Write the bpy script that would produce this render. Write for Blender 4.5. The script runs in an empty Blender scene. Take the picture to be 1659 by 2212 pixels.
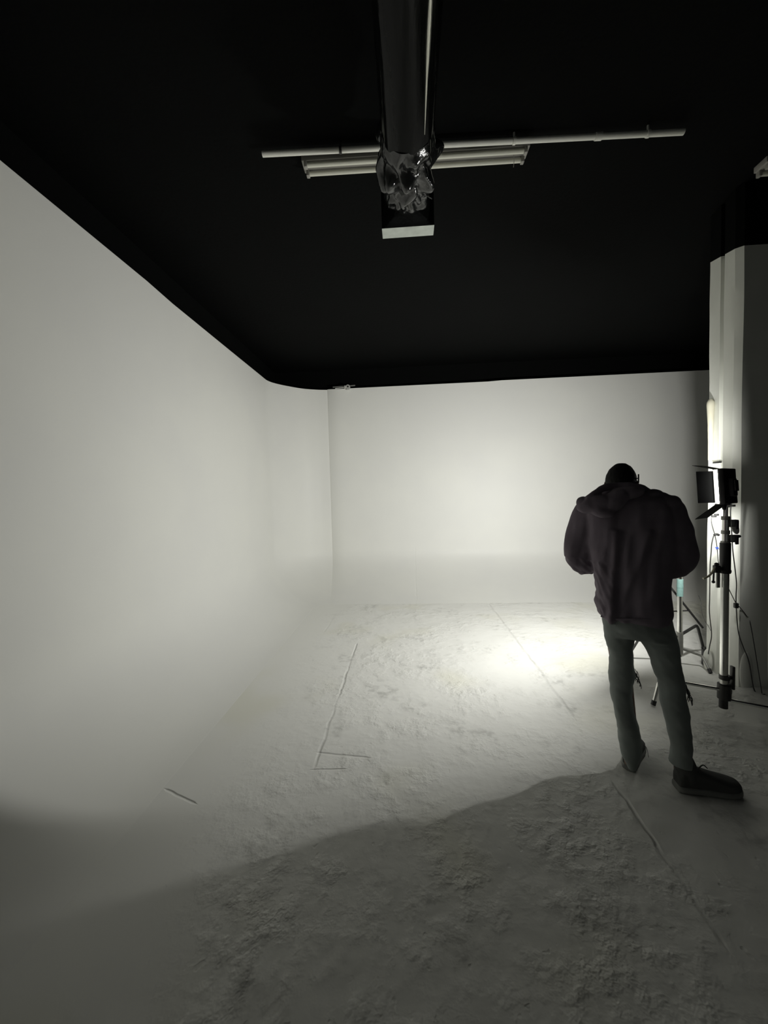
import bpy, bmesh, math, random
from mathutils import Vector, Matrix, noise
random.seed(7)
S = bpy.context.scene
COL = S.collection
PI = math.pi

# ------------------------------------------------------------------ camera
FPX = 815.0
CAMZ = 1.56
cy_ = Vector((50.5, 36.0, -FPX)).normalized()
cz_ = Vector((-0.024, 1.0, 0.0)); cz_ = (cz_ - cy_ * cz_.dot(cy_)).normalized()
cx_ = cy_.cross(cz_)
RW = Matrix((cx_, cy_, cz_))            # camera space -> room space
cam_d = bpy.data.cameras.new('camera')
cam_d.sensor_fit = 'VERTICAL'; cam_d.sensor_height = 24.0
cam_d.lens = FPX / 2212.0 * 24.0
cam_d.clip_start = 0.02; cam_d.clip_end = 100
cam = bpy.data.objects.new('camera', cam_d); COL.objects.link(cam)
cam.matrix_world = Matrix.Translation((0, 0, CAMZ)) @ RW.to_4x4()
S.camera = cam

def ray(px, py): return RW @ Vector((px - 829.5, 1106.0 - py, -FPX))
def on_z(px, py, z):
    r = ray(px, py); return Vector((0, 0, CAMZ)) + r * ((z - CAMZ) / r.z)
def on_y(px, py, y):
    r = ray(px, py); return Vector((0, 0, CAMZ)) + r * (y / r.y)
def on_x(px, py, x):
    r = ray(px, py); return Vector((0, 0, CAMZ)) + r * (x / r.x)

# ------------------------------------------------------------------ materials
def new_mat(name):
    m = bpy.data.materials.new(name); m.use_nodes = True
    nt = m.node_tree; return m, nt, nt.nodes['Principled BSDF']

def mat(name, col, rough=0.6, metal=0.0, spec=0.5, var=0.12, vscale=12.0, bump=0.0, bscale=40.0, bdist=0.01,
        sheen=0.0, stretch=(1, 1, 1), coat=0.0):
    m, nt, b = new_mat(name)
    tc = nt.nodes.new('ShaderNodeTexCoord'); mp = nt.nodes.new('ShaderNodeMapping')
    mp.inputs['Scale'].default_value = stretch
    nt.links.new(tc.outputs['Object'], mp.inputs['Vector'])
    n = nt.nodes.new('ShaderNodeTexNoise'); n.inputs['Scale'].default_value = vscale; n.inputs['Detail'].default_value = 5
    nt.links.new(mp.outputs[0], n.inputs['Vector'])
    r = nt.nodes.new('ShaderNodeMix'); r.data_type = 'RGBA'
    a = tuple(max(0, c * (1 - var)) for c in col) + (1,); c2 = tuple(min(1, c * (1 + var)) for c in col) + (1,)
    r.inputs[6].default_value = a; r.inputs[7].default_value = c2
    nt.links.new(n.outputs['Fac'], r.inputs[0]); nt.links.new(r.outputs[2], b.inputs['Base Color'])
    b.inputs['Roughness'].default_value = rough; b.inputs['Metallic'].default_value = metal
    b.inputs['Specular IOR Level'].default_value = spec
    if sheen: b.inputs['Sheen Weight'].default_value = sheen
    if coat: b.inputs['Coat Weight'].default_value = coat
    if bump:
        n2 = nt.nodes.new('ShaderNodeTexNoise'); n2.inputs['Scale'].default_value = bscale; n2.inputs['Detail'].default_value = 6
        nt.links.new(mp.outputs[0], n2.inputs['Vector'])
        bp = nt.nodes.new('ShaderNodeBump'); bp.inputs['Strength'].default_value = bump; bp.inputs['Distance'].default_value = bdist
        nt.links.new(n2.outputs['Fac'], bp.inputs['Height']); nt.links.new(bp.outputs[0], b.inputs['Normal'])
    return m

WHITE = (0.76, 0.76, 0.715)
M_black = mat('black_paint', (0.0018, 0.0021, 0.002), 0.85, spec=0.08, var=0.25, vscale=2.5, bump=0.2, bscale=30)
M_hoodie = mat('dark_hoodie_fleece', (0.180, 0.152, 0.180), 0.95, spec=0.15, var=0.3, vscale=9, bump=0.35, bscale=180, bdist=0.002, sheen=0.05)
M_jeans = mat('dark_denim', (0.25, 0.275, 0.262), 0.9, spec=0.2, var=0.4, vscale=7, bump=0.4, bscale=260, bdist=0.001)
M_hair = mat('short_black_hair', (0.018, 0.018, 0.018), 0.85, spec=0.2, bump=0.6, bscale=300, bdist=0.002)
M_skin = mat('skin', (0.16, 0.095, 0.065), 0.55, var=0.08)
M_shoe = mat('shoe_fabric', (0.085, 0.087, 0.083), 0.85, spec=0.2, bump=0.2, bscale=200, bdist=0.001)
M_sole = mat('shoe_sole', (0.24, 0.245, 0.23), 0.8, spec=0.2)
M_thread = mat('frayed_cotton', (0.12, 0.125, 0.115), 0.9, spec=0.1)
M_plast = mat('black_plastic', (0.012, 0.012, 0.012), 0.45, var=0.2)
M_door = mat('black_enamel_sheet', (0.003, 0.0032, 0.003), 0.85, spec=0.03, var=0.2)
M_chrome = mat('chrome_steel', (0.72, 0.72, 0.69), 0.14, metal=1.0, var=0.08, vscale=30)
M_dull = mat('dull_steel', (0.30, 0.30, 0.28), 0.5, metal=0.7, var=0.2, vscale=30)
M_dkst = mat('darkened_steel', (0.05, 0.05, 0.048), 0.45, metal=0.6, var=0.2)
M_film = mat('black_plastic_film', (0.005, 0.0055, 0.0055), 0.14, spec=0.09, var=0.2, bump=0.5, bscale=9, bdist=0.02, stretch=(1, 0.22, 1))
M_film2 = mat('crumpled_black_film', (0.012, 0.013, 0.013), 0.14, spec=0.7, var=0.2, bump=0.5, bscale=9, bdist=0.02)
M_galv = mat('galvanised_sheet', (0.52, 0.56, 0.52), 0.35, metal=0.6, var=0.25, vscale=22)
M_pvc = mat('pale_conduit', (0.80, 0.80, 0.73), 0.45, var=0.06)
M_tube = mat('fluorescent_tube_glass', (0.74, 0.74, 0.64), 0.25, var=0.03)
M_batten = mat('lamp_batten_enamel', (0.33, 0.32, 0.29), 0.5, var=0.1)
M_teal = mat('teal_tape', (0.13, 0.22, 0.205), 0.5, var=0.18, vscale=40)
M_blue = mat('blue_tie', (0.02, 0.05, 0.30), 0.5)
M_red = mat('dark_red_tape', (0.12, 0.01, 0.01), 0.5)
M_cream = mat('cream_plaster', (0.55, 0.53, 0.42), 0.7, var=0.1)
M_wood = mat('pale_grip_handle', (0.52, 0.49, 0.36), 0.5)
M_label = mat('light_grey_plastic', (0.5, 0.5, 0.47), 0.5)

class N:
    """small helper for building math node graphs"""
    def __init__(s, nt): s.nt = nt
    def _in(s, node, i, v):
        if isinstance(v, (int, float)): node.inputs[i].default_value = v
        else: s.nt.links.new(v, node.inputs[i])
    def m(s, op, a, b=0.0, c=0.0, clamp=False):
        n = s.nt.nodes.new('ShaderNodeMath'); n.operation = op; n.use_clamp = clamp
        s._in(n, 0, a); s._in(n, 1, b)
        if op in ('MULTIPLY_ADD', 'SMOOTH_MIN'): s._in(n, 2, c)
        return n.outputs[0]
    def ramp(s, v, a, b):
        n = s.nt.nodes.new('ShaderNodeMapRange'); n.clamp = True; n.interpolation_type = 'SMOOTHSTEP'
        s._in(n, 0, v); n.inputs[1].default_value = a; n.inputs[2].default_value = b
        return n.outputs[0]
    def noise(s, vec, sc, det=4, rough=0.55):
        n = s.nt.nodes.new('ShaderNodeTexNoise'); n.inputs['Scale'].default_value = sc
        n.inputs['Detail'].default_value = det; n.inputs['Roughness'].default_value = rough
        s.nt.links.new(vec, n.inputs['Vector']); return n.outputs['Fac']
    def seg(s, x, y, a, b, w):
        """1 on the segment a-b, fading to 0 at distance w"""
        dx, dy = b[0] - a[0], b[1] - a[1]; L = math.hypot(dx, dy); dx /= L; dy /= L
        rx = s.m('SUBTRACT', x, a[0]); ry = s.m('SUBTRACT', y, a[1])
        al = s.m('ADD', s.m('MULTIPLY', rx, dx), s.m('MULTIPLY', ry, dy))
        ac = s.m('ABSOLUTE', s.m('SUBTRACT', s.m('MULTIPLY', rx, dy), s.m('MULTIPLY', ry, dx)))
        ex = s.m('MAXIMUM', s.m('MAXIMUM', s.m('MULTIPLY', al, -1.0), s.m('SUBTRACT', al, L)), 0.0)
        d = s.m('ADD', ac, s.m('MULTIPLY', ex, 0.3))
        return s.m('SUBTRACT', 1.0, s.ramp(d, 0.0, w))

def floor_material():
    m, nt, b = new_mat('rough_painted_floor'); h = N(nt)
    g = nt.nodes.new('ShaderNodeNewGeometry'); sep = nt.nodes.new('ShaderNodeSeparateXYZ')
    nt.links.new(g.outputs['Position'], sep.inputs[0]); P = g.outputs['Position']
    x, y = sep.outputs[0], sep.outputs[1]
    wob = h.m('MULTIPLY', h.m('SUBTRACT', h.noise(P, 3.5, 3), 0.5), 0.05)
    xw = h.m('ADD', x, wob); yw = h.m('ADD', y, h.m('MULTIPLY', wob, 0.6))
    lx_ = h.ramp(x, -1.3, -0.45)                                       # the left strip is smooth
    patch = h.m('MULTIPLY', h.ramp(h.noise(P, 1.9, 4, 0.62), 0.38, 0.66), lx_)   # where the paint is lumpy
    lump = h.ramp(h.noise(P, 9.0, 4, 0.6), 0.40, 0.72)
    lump2 = h.noise(P, 24.0, 3, 0.55)
    hgt = h.m('MULTIPLY', h.m('ADD', h.m('MULTIPLY', lump, 1.1), h.m('MULTIPLY', lump2, 0.55)), h.m('ADD', h.m('MULTIPLY', patch, 0.52), h.m('MULTIPLY', lx_, 0.08)))
    hgt = h.m('ADD', hgt, h.m('MULTIPLY', h.m('MULTIPLY', h.noise(P, 3.2, 3), 1.3), lx_))
    pits = h.m('MULTIPLY', h.ramp(h.noise(P, 17.0, 2, 0.5), 0.66, 0.74), lx_)
    hgt = h.m('SUBTRACT', hgt, h.m('MULTIPLY', pits, 0.12))
    gap = h.ramp(h.noise(P, 1.7, 2), 0.36, 0.5)
    j1 = h.m('MULTIPLY', h.m('MAXIMUM', h.seg(xw, y, (1.11, 5.3), (1.11, 2.63), 0.022),
                             h.seg(xw, y, (1.06, 2.0), (1.045, 1.30), 0.014)), 1.0)
    j2 = h.seg(xw, y, (-0.575, 3.9), (-0.575, 2.10), 0.016)
    j3 = h.seg(xw, y, (-1.0, 4.9), (-1.0, 4.3), 0.02)
    s1 = h.seg(x, yw, (-0.575, 2.215), (-0.28, 2.18), 0.013)
    s2 = h.seg(x, yw, (-0.575, 2.07), (-0.40, 2.075), 0.010)
    s3 = h.seg(x, yw, (-1.335, 1.90), (-1.145, 1.825), 0.012)
    ridge = h.m('MAXIMUM', h.m('MAXIMUM', s1, s2), s3)
    joint = h.m('MAXIMUM', h.m('MAXIMUM', j1, j2), h.m('MULTIPLY', j3, 0.35))
    hgt = h.m('SUBTRACT', hgt, h.m('MULTIPLY', ridge, 0.5))
    hgt = h.m('SUBTRACT', hgt, h.m('MULTIPLY', h.m('MULTIPLY', joint, 0.36), h.m('ADD', 0.25, h.ramp(h.noise(P, 2.6, 2), 0.35, 0.6))))
    bp = nt.nodes.new('ShaderNodeBump'); bp.inputs['Strength'].default_value = 0.8; bp.inputs['Distance'].default_value = 0.0115
    nt.links.new(hgt, bp.inputs['Height']); nt.links.new(bp.outputs[0], b.inputs['Normal'])
    # dirt caught in the pits, faint yellowed patches
    dirt = h.m('MULTIPLY', h.m('MULTIPLY', patch, lump), 0.10)
    dirt = h.m('ADD', dirt, h.m('MULTIPLY', h.m('MULTIPLY', h.ramp(h.noise(P, 2.3, 5, 0.65), 0.53, 0.66), h.ramp(h.noise(P, 15.0, 3), 0.40, 0.60)), h.m('MULTIPLY', h.ramp(x, -1.3, -0.45), 0.34)))
    dirt = h.m('ADD', dirt, h.m('MULTIPLY', pits, 0.05))
    dirt = h.m('ADD', dirt, h.m('MULTIPLY', h.m('MAXIMUM', ridge, h.m('MULTIPLY', joint, 0.7)), 0.22))
    mx = nt.nodes.new('ShaderNodeMix'); mx.data_type = 'RGBA'
    mx.inputs[6].default_value = (0.77, 0.77, 0.73, 1); mx.inputs[7].default_value = (0.22, 0.22, 0.20, 1)
    nt.links.new(dirt, mx.inputs[0])
    my = nt.nodes.new('ShaderNodeMix'); my.data_type = 'RGBA'; my.inputs[7].default_value = (0.70, 0.69, 0.56, 1)
    yel = h.m('MULTIPLY', h.ramp(h.noise(P, 0.9, 2), 0.52, 0.68), 0.5)
    nt.links.new(yel, my.inputs[0]); nt.links.new(mx.outputs[2], my.inputs[6])
    nt.links.new(my.outputs[2], b.inputs['Base Color'])
    b.inputs['Roughness'].default_value = 0.5; b.inputs['Specular IOR Level'].default_value = 0.3
    return m

def wall_material():
    m, nt, b = new_mat('off_white_cyclorama_paint'); h = N(nt)
    g = nt.nodes.new('ShaderNodeNewGeometry'); P = g.outputs['Position']
    sep = nt.nodes.new('ShaderNodeSeparateXYZ'); nt.links.new(P, sep.inputs[0]); x, y, z = sep.outputs
    mx = nt.nodes.new('ShaderNodeMix'); mx.data_type = 'RGBA'
    mx.inputs[6].default_value = (0.785, 0.785, 0.742, 1); mx.inputs[7].default_value = (0.755, 0.755, 0.722, 1)
    nt.links.new(h.ramp(h.noise(P, 0.7, 3), 0.35, 0.65), mx.inputs[0]); nt.links.new(mx.outputs[2], b.inputs['Base Color'])
    seam = h.seg(h.m('ADD', x, h.m('MULTIPLY', h.noise(P, 4.0, 2), 0.04)), z, (0.135, 0.62), (0.12, 0.04), 0.02)
    hgt = h.m('ADD', h.m('MULTIPLY', h.noise(P, 1.6, 2), 0.7), h.m('MULTIPLY', h.noise(P, 30.0, 3), 0.03))
    hgt = h.m('SUBTRACT', hgt, h.m('MULTIPLY', seam, 0.25))
    bp = nt.nodes.new('ShaderNodeBump'); bp.inputs['Strength'].default_value = 0.35; bp.inputs['Distance'].default_value = 0.02
    nt.links.new(hgt, bp.inputs['Height']); nt.links.new(bp.outputs[0], b.inputs['Normal'])
    b.inputs['Roughness'].default_value = 0.5; b.inputs['Specular IOR Level'].default_value = 0.3
    return m
M_floor = floor_material(); M_wall = wall_material()

# ------------------------------------------------------------------ mesh helpers
def frame(d):
    d = d.normalized(); a = Vector((0, 0, 1)) if abs(d.z) < 0.9 else Vector((1, 0, 0))
    u = d.cross(a).normalized(); return u, d.cross(u).normalized()

class MB:
    def __init__(s): s.bm = bmesh.new()
    def rings(s, rings, cap=True, close=False):
        vs = [[s.bm.verts.new(p) for p in r] for r in rings]; n = len(vs[0])
        for a, b in zip(vs, vs[1:]):
            for i in range(n):
                s.bm.faces.new((a[i], a[(i + 1) % n], b[(i + 1) % n], b[i]))
        if close:
            a, b = vs[-1], vs[0]
            for i in range(n): s.bm.faces.new((a[i], a[(i + 1) % n], b[(i + 1) % n], b[i]))
        elif cap:
            s.bm.faces.new(list(reversed(vs[0]))); s.bm.faces.new(vs[-1])
        return s
    def tube(s, pts, r, seg=12, cap=True):
        pts = [Vector(p) for p in pts]; rs = r if isinstance(r, (list, tuple)) else [r] * len(pts)
        rings = []; u = None
        for i, p in enumerate(pts):
            d = (pts[min(i + 1, len(pts) - 1)] - pts[max(i - 1, 0)])
            if d.length < 1e-9: d = Vector((0, 0, 1))
            d.normalize()
            if u is None: u, v = frame(d)
            else:
                u = (u - d * u.dot(d)).normalized()
            v = d.cross(u).normalized()
            rings.append([p + (u * math.cos(t) + v * math.sin(t)) * rs[i] for t in (2 * PI * k / seg for k in range(seg))])
        return s.rings(rings, cap)
    def box(s, c, sx, sy, sz, R=None, bevel=0.0):
        c = Vector(c); R = R or Matrix.Identity(3)
        t = bmesh.new(); bmesh.ops.create_cube(t, size=1.0)
        for v in t.verts: v.co = Vector((v.co.x * sx, v.co.y * sy, v.co.z * sz))
        if bevel: bmesh.ops.bevel(t, geom=list(t.edges), offset=bevel, segments=2, profile=0.5, affect='EDGES')
        vm = {v: s.bm.verts.new(c + R @ v.co) for v in t.verts}
        for f in t.faces: s.bm.faces.new([vm[v] for v in f.verts])
        t.free(); return s
    def ell(s, c, rx, ry, rz, R=None, seg=20, fn=None):
        c = Vector(c); R = R or Matrix.Identity(3)
        t = bmesh.new(); bmesh.ops.create_uvsphere(t, u_segments=seg, v_segments=max(8, seg * 2 // 3), radius=1.0)
        vm = {}
        for v in t.verts:
            q = Vector((v.co.x * rx, v.co.y * ry, v.co.z * rz))
            if fn: q = fn(q)
            vm[v] = s.bm.verts.new(c + R @ q)
        for f in t.faces: s.bm.faces.new([vm[v] for v in f.verts])
        t.free(); return s
    def prism(s, poly, z0, z1):
        """closed plan polygon extruded; z0/z1 may be functions of the point"""
        f0 = z0 if callable(z0) else (lambda p: z0); f1 = z1 if callable(z1) else (lambda p: z1)
        return s.rings([[Vector((p[0], p[1], f0(p))) for p in poly], [Vector((p[0], p[1], f1(p))) for p in poly]])
    def build(s, name, m, parent=None, smooth=True, origin=None, auto=None):
        bmesh.ops.recalc_face_normals(s.bm, faces=s.bm.faces)
        me = bpy.data.meshes.new(name)
        if origin is not None:
            for v in s.bm.verts: v.co -= Vector(origin)
        s.bm.to_mesh(me); s.bm.free()
        me.materials.append(m)
        o = bpy.data.objects.new(name, me); COL.objects.link(o)
        if smooth:
            for p in me.polygons: p.use_smooth = True
            try: me.set_sharp_from_angle(angle=auto if auto else math.radians(40))
            except Exception: pass
        if origin is not None: o.location = origin
        if parent is not None:
            o.parent = parent
            w = Vector((0, 0, 0)); q = parent
            while q: w += q.location; q = q.parent
            if origin is None: o.location = -w
        return o

def tag(o, label=None, cat=None, group=None, kind=None):
    if label: o['label'] = label
    if cat: o['category'] = cat
    if group: o['group'] = group
    if kind: o['kind'] = kind
    return o
def empty(name, loc, label, cat, group=None):
    o = bpy.data.objects.new(name, None); COL.objects.link(o); o.location = loc; o.empty_display_size = 0.1
    return tag(o, label, cat, group)

def remesh(ob, vox, smooth=2, fn=None):
    """voxel-union the overlapping shells of one object into one skin"""
    md = ob.modifiers.new('r', 'REMESH'); md.mode = 'VOXEL'; md.voxel_size = vox; md.use_smooth_shade = True
    if smooth:
        m2 = ob.modifiers.new('s', 'SMOOTH'); m2.factor = 0.5; m2.iterations = smooth
    bpy.context.view_layer.update()
    dg = bpy.context.evaluated_depsgraph_get()
    me = bpy.data.meshes.new_from_object(ob.evaluated_get(dg))
    ob.modifiers.clear(); ob.data = me
    if fn:
        nn = [v.normal.copy() for v in me.vertices]
        for v, n in zip(me.vertices, nn): v.co = v.co + n * fn(v.co)
    for p in me.polygons: p.use_smooth = True
    return ob

def smoothpts(pts, k=6):
    """Catmull-Rom through points"""
    pts = [Vector(p) for p in pts]; out = []
    for i in range(len(pts) - 1):
        p0 = pts[max(i - 1, 0)]; p1 = pts[i]; p2 = pts[i + 1]; p3 = pts[min(i + 2, len(pts) - 1)]
        for j in range(k):
            t = j / k
            out.append(0.5 * ((2 * p1) + (p2 - p0) * t + (2 * p0 - 5 * p1 + 4 * p2 - p3) * t * t + (3 * p1 - p0 - 3 * p2 + p3) * t ** 3))
    out.append(pts[-1]); return out

# ------------------------------------------------------------------ setting
CEIL = 3.80
# floor
b = MB(); b.box((2.0, 1.4, -0.05), 9.2, 11.6, 0.10)
tag(b.build('floor', M_floor, smooth=False), 'uneven white painted studio floor with joints and lumps', kind='structure')

# cyclorama: plan curve of the wall top and of the floor edge, joined by a quarter-ellipse cove
wall_seg, corner_seg, back_seg = [], [], []
ys = [-4.2 + 0.35 * i for i in range(27)]
for y in ys: wall_seg.append((Vector((-2.16, y)), Vector((-1.36, y))))
wall_seg.append((Vector((-2.158, 5.50)), Vector((-1.36, 5.08))))
pc = smoothpts([Vector((-2.158, 5.70, 0)), Vector((-2.145, 5.92, 0)), Vector((-2.03, 6.12, 0)), Vector((-1.76, 6.385, 0)),
                Vector((-1.53, 6.50, 0)), Vector((-1.34, 6.546, 0))], 8)
for i, p in enumerate(pc):
    t = i / (len(pc) - 1)
    a = PI - t * PI / 2
    wall_seg.append((Vector((p.x, p.y)), Vector((-1.16 + 0.20 * math.cos(a), 5.185 + 0.20 * math.sin(a)))))
n = 34
for i in range(n + 1):
    t = i / n
    x = -1.34 + t * (6.4 + 1.34); yb = 6.535 - 0.11 * (x + 1.34) / 7.7
    xf = -1.16 + t * (6.4 + 1.16)
    if i == 0: back_seg.append((Vector((-1.34, 6.546)), Vector((-1.16, 5.385)))); x = -1.325
    back_seg.append((Vector((x, yb)), Vector((xf, 5.385))))

def top_of(P, seg):
    if seg == 'l':
        return 3.42 if P.y > 3.34 else (3.434 if P.y > 1.0 else 3.42)
    return 3.425 if P.x < 1.45 else 3.435

def cyc(pairs, seg, name, label, R=0.63):
    bm = MB(); grid = []
    NC = 26
    for P, F in pairs:
        col = []
        a0 = 0.16 if seg == 'b' else 0.16 * max(0.0, min(1.0, (P.x + 2.14) / 0.8)) * (P.y > 5.6)
        for k in range(NC + 1):
            a = (k / NC) ** 1.6 * PI / 2
            a = a0 + (k / NC) ** 1.6 * (PI / 2 - a0)        # a slight crease where the back cove meets the floor
            sa, ca = math.sin(a), math.cos(a)
            u0 = math.sin(a0); c0 = math.cos(a0)
            u = (sa - u0) / (1 - u0); zz = (c0 - ca) / c0 * R
            q = F.lerp(P, u); col.append(Vector((q.x, q.y, zz - (0.0015 if k == 0 else 0))))
        for z in (1.1, 1.7, 2.3, 2.9, top_of(P, seg)): col.append(Vector((P.x, P.y, z)))
        # thickness of the wall: over the top and down the back
        i = pairs.index((P, F)); A = pairs[max(i - 1, 0)][0]; B = pairs[min(i + 1, len(pairs) - 1)][0]
        t = (B - A).normalized(); nrm = Vector((-t.y, t.x))
        o = P + nrm * 0.05
        col.append(Vector((o.x, o.y, top_of(P, seg)))); col.append(Vector((o.x, o.y, 0.0)))
        grid.append([bm.bm.verts.new(c) for c in col])
    for a, c in zip(grid, grid[1:]):
        for k in range(len(a) - 1): bm.bm.faces.new((a[k], c[k], c[k + 1], a[k + 1]))
    bmesh.ops.recalc_face_normals(bm.bm, faces=bm.bm.faces)
    o = bm.build(name, M_wall, auto=math.radians(50))
    return tag(o, label, kind='structure')
cyc(wall_seg, 'l', 'wall_left', 'white curved studio wall running along the left and rounding the corner')
cyc(back_seg, 'b', 'wall_back', 'white studio wall at the back, curving down into the floor')

# black upper walls and ceiling behind the white cyclorama
b = MB(); b.box((-2.36, 1.4, 1.95), 0.10, 11.6, 3.9)
tag(b.build('wall_far_left', M_black, smooth=False), 'black upper wall above the white left wall', kind='structure')
b = MB(); b.box((2.0, 6.75, 1.95), 9.0, 0.10, 3.9)
tag(b.build('wall_far_back', M_black, smooth=False), 'black upper wall above the white back wall', kind='structure')
b = MB(); b.box((6.55, 1.4, 1.95), 0.10, 11.6, 3.9)
tag(b.build('wall_right', M_black, smooth=False), 'black wall far to the right', kind='structure')
b = MB(); b.box((2.0, 1.4, CEIL + 0.06), 9.2, 11.6, 0.12)
tag(b.build('ceiling', M_black, smooth=False), 'black painted studio ceiling', kind='structure')

# column: concrete/wood pier with a vertical groove, white below and black above
CX0, CX1, CY0, CY1 = 2.53, 2.745, 3.04, 3.39
def fx(y): return 2.508 + (y - CY0) * 0.15
plan = [(fx(CY0) + 0.028, CY0), (fx(3.095), 3.095), (fx(3.15), 3.15), (fx(3.21), 3.21), (fx(3.215) + 0.035, 3.216), (fx(3.25) + 0.035, 3.25),
        (fx(3.255), 3.256), (fx(CY1), CY1), (CX1 + 0.05, CY1), (CX1, CY0)]
def paint_z(p): return 3.345 + 0.085 * (p[1] - CY0) / (CY1 - CY0)
pil = empty('square_column', (2.68, 3.23, 0), 'white painted square column with a black top and a vertical groove, beside the lamp stand', 'column')
M_col = mat('thick_white_column_paint', (0.76, 0.77, 0.71), 0.6, var=0.08, vscale=5, bump=0.5, bscale=11, bdist=0.006)
b = MB()
# faces subdivided so that edges wander slightly like thick old paint
rings = []
for k in range(41):
    t = k / 40
    rings.append([Vector((p[0] + 0.005 * noise.noise(Vector((p[0] * 9, p[1] * 7, t * 9))), p[1] + 0.004 * noise.noise(Vector((p[1] * 8, t * 8, 3))), paint_z(p) * t)) for p in plan])
b.rings(rings)
# lumps of plaster at the foot
b.ell((CX0 + 0.06, CY0 - 0.002, 0.12), 0.05, 0.015, 0.16)
b.ell((CX0 - 0.002, 3.33, 0.08), 0.012, 0.05, 0.10)
b.build('painted_shaft', M_col, pil, auto=math.radians(25))
b = MB(); b.prism(plan, lambda p: paint_z(p) - 0.002, CEIL - 0.005)
o = b.build('black_head', M_black, pil, smooth=False); tag(o, 'black painted top of the column')
# cream cable trunking on the lower half of the pier
b = MB()
pts = [on_x(1535, yy, CX0 - 0.004) for yy in (862, 880, 905, 930, 960, 994)]
b.tube(smoothpts(pts, 4), [0.012, 0.02, 0.026, 0.027, 0.026, 0.025, 0.024, 0.023, 0.022, 0.021, 0.020, 0.020, 0.020, 0.019, 0.019, 0.018, 0.018, 0.018, 0.018, 0.018, 0.018], 10)
b.build('cable_trunking', M_cream, pil)
b = MB()
p = on_x(1549, 999, CX0 - 0.01); b.box(p, 0.02, 0.07, 0.012, bevel=0.003)
b.build('black_cable_clip', M_plast, pil)

# ------------------------------------------------------------------ ceiling services
a = on_z(567, 333, CEIL - 0.05); c = on_z(1477, 285, CEIL - 0.05)
con = empty('conduit_pipe', (a + c) / 2, 'long pale round conduit pipe running across the black ceiling', 'pipe')
b = MB(); b.tube([a.lerp(c, i / 20) for i in range(21)], 0.0165, 14)
b.build('pipe', M_pvc, con)
def along(a, c, px):
    best = min((abs((RW.transposed() @ (a.lerp(c, t / 400) - Vector((0, 0, CAMZ)))).x / -(RW.transposed() @ (a.lerp(c, t / 400) - Vector((0, 0, CAMZ)))).z * FPX + 829.5 - px), t) for t in range(401))
    return a.lerp(c, best[1] / 400)
d = (c - a).normalized()
for px in (735, 1110, 1400):
    p = along(a, c, px); b = MB()
    b.tube([p - d * 0.008, p + d * 0.008], 0.021, 12); b.tube([p, p + Vector((0, 0, 0.05))], 0.006, 8)
    b.build('saddle_clip', M_dkst if px == 735 else M_pvc, con)
p = along(a, c, 1293); b = MB(); b.tube([p - d * 0.02, p + d * 0.02], 0.021, 14); b.build('coupling', M_pvc, con)

def batten(pa, pc_, name, label, wire=True):
    """twin-tube fluorescent batten between two ceiling points (centre line)"""
    d = (pc_ - pa); L = d.length; d.normalize(); w = Vector((0, 0, 1)).cross(d).normalized(); mid = (pa + pc_) / 2
    R = Matrix((d, w, Vector((0, 0, 1)))).transposed()
    e = empty(name, mid, label, 'ceiling light', 'fluorescent battens on the ceiling')
    b = MB(); b.box(mid + Vector((0, 0, -0.02)), L, 0.10, 0.04, R, 0.004); b.build('housing', M_batten, e, auto=math.radians(30))
    for s in (-1, 1):
        q0 = mid - d * (L / 2 - 0.025) + w * s * 0.034 + Vector((0, 0, -0.058)); q1 = mid + d * (L / 2 - 0.025) + w * s * 0.034 + Vector((0, 0, -0.058))
        b = MB(); b.tube([q0, q1], 0.013, 14); b.build('lamp_tube', M_tube, e)
        for q in (q0, q1):
            b = MB(); b.box(q + Vector((0, 0, 0.005)), 0.022, 0.03, 0.045, R, 0.004); b.build('lamp_holder', M_batten, e)
    if wire:
        b = MB(); q = pc_ - d * 0.09 + Vector((0, 0, -0.04)); b.tube(smoothpts([q, q + Vector((0.002, 0, -0.04)), q + Vector((-0.002, 0, -0.085))], 4), 0.0018, 6)
        b.build('loose_wire', M_label, e)
    return e
pa = on_z(655, 360, CEIL - 0.035); pe = on_z(1140, 328, CEIL - 0.035)
batten(pa, pe, 'fluorescent_batten', 'twin tube fluorescent light on the ceiling crossing behind the black duct').location.z += 0.035
pa2 = on_z(1642, 361, CEIL - 0.035); dd = (pe - pa).normalized()
batten(pa2, pa2 + dd * 1.5, 'fluorescent_batten', 'fluorescent light on the ceiling at the right edge, behind the column top', False).location.z += 0.035

# ventilation duct wrapped in black film, ending in a flared metal outlet
DZ = 3.338; DX = 0.043
duct = empty('ventilation_duct', (DX, 1.2, DZ), 'round ceiling duct wrapped in shiny black plastic film with a flared metal outlet', 'duct')
def dring(y, r, amp, seed, seg=64, zsh=0.0):
    out = []
    for k in range(seg):
        t = 2 * PI * k / seg
        v = Vector((math.cos(t) * 2.2, math.sin(t) * 2.2, y * 1.1 + seed))
        rr = r + amp * noise.noise(v) + amp * 0.5 * noise.noise(v * 2.7)
        out.append(Vector((DX + rr * math.cos(t), y, DZ + zsh + rr * math.sin(t))))
    return out
b = MB(); b.rings([dring(-2.2 + i * 0.05, 0.130, 0.005, 0) for i in range(85)])
b.build('wrapped_pipe', M_film, duct)
b = MB(); R_ = []
prof = [(1.90, .131, .006), (1.96, .137, .03), (2.03, .142, .05), (2.09, .14, .06), (2.16, .138, .06), (2.24, .134, .05), (2.30, .122, .04), (2.335, .098, .014), (2.36, .080, .006)]
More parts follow.
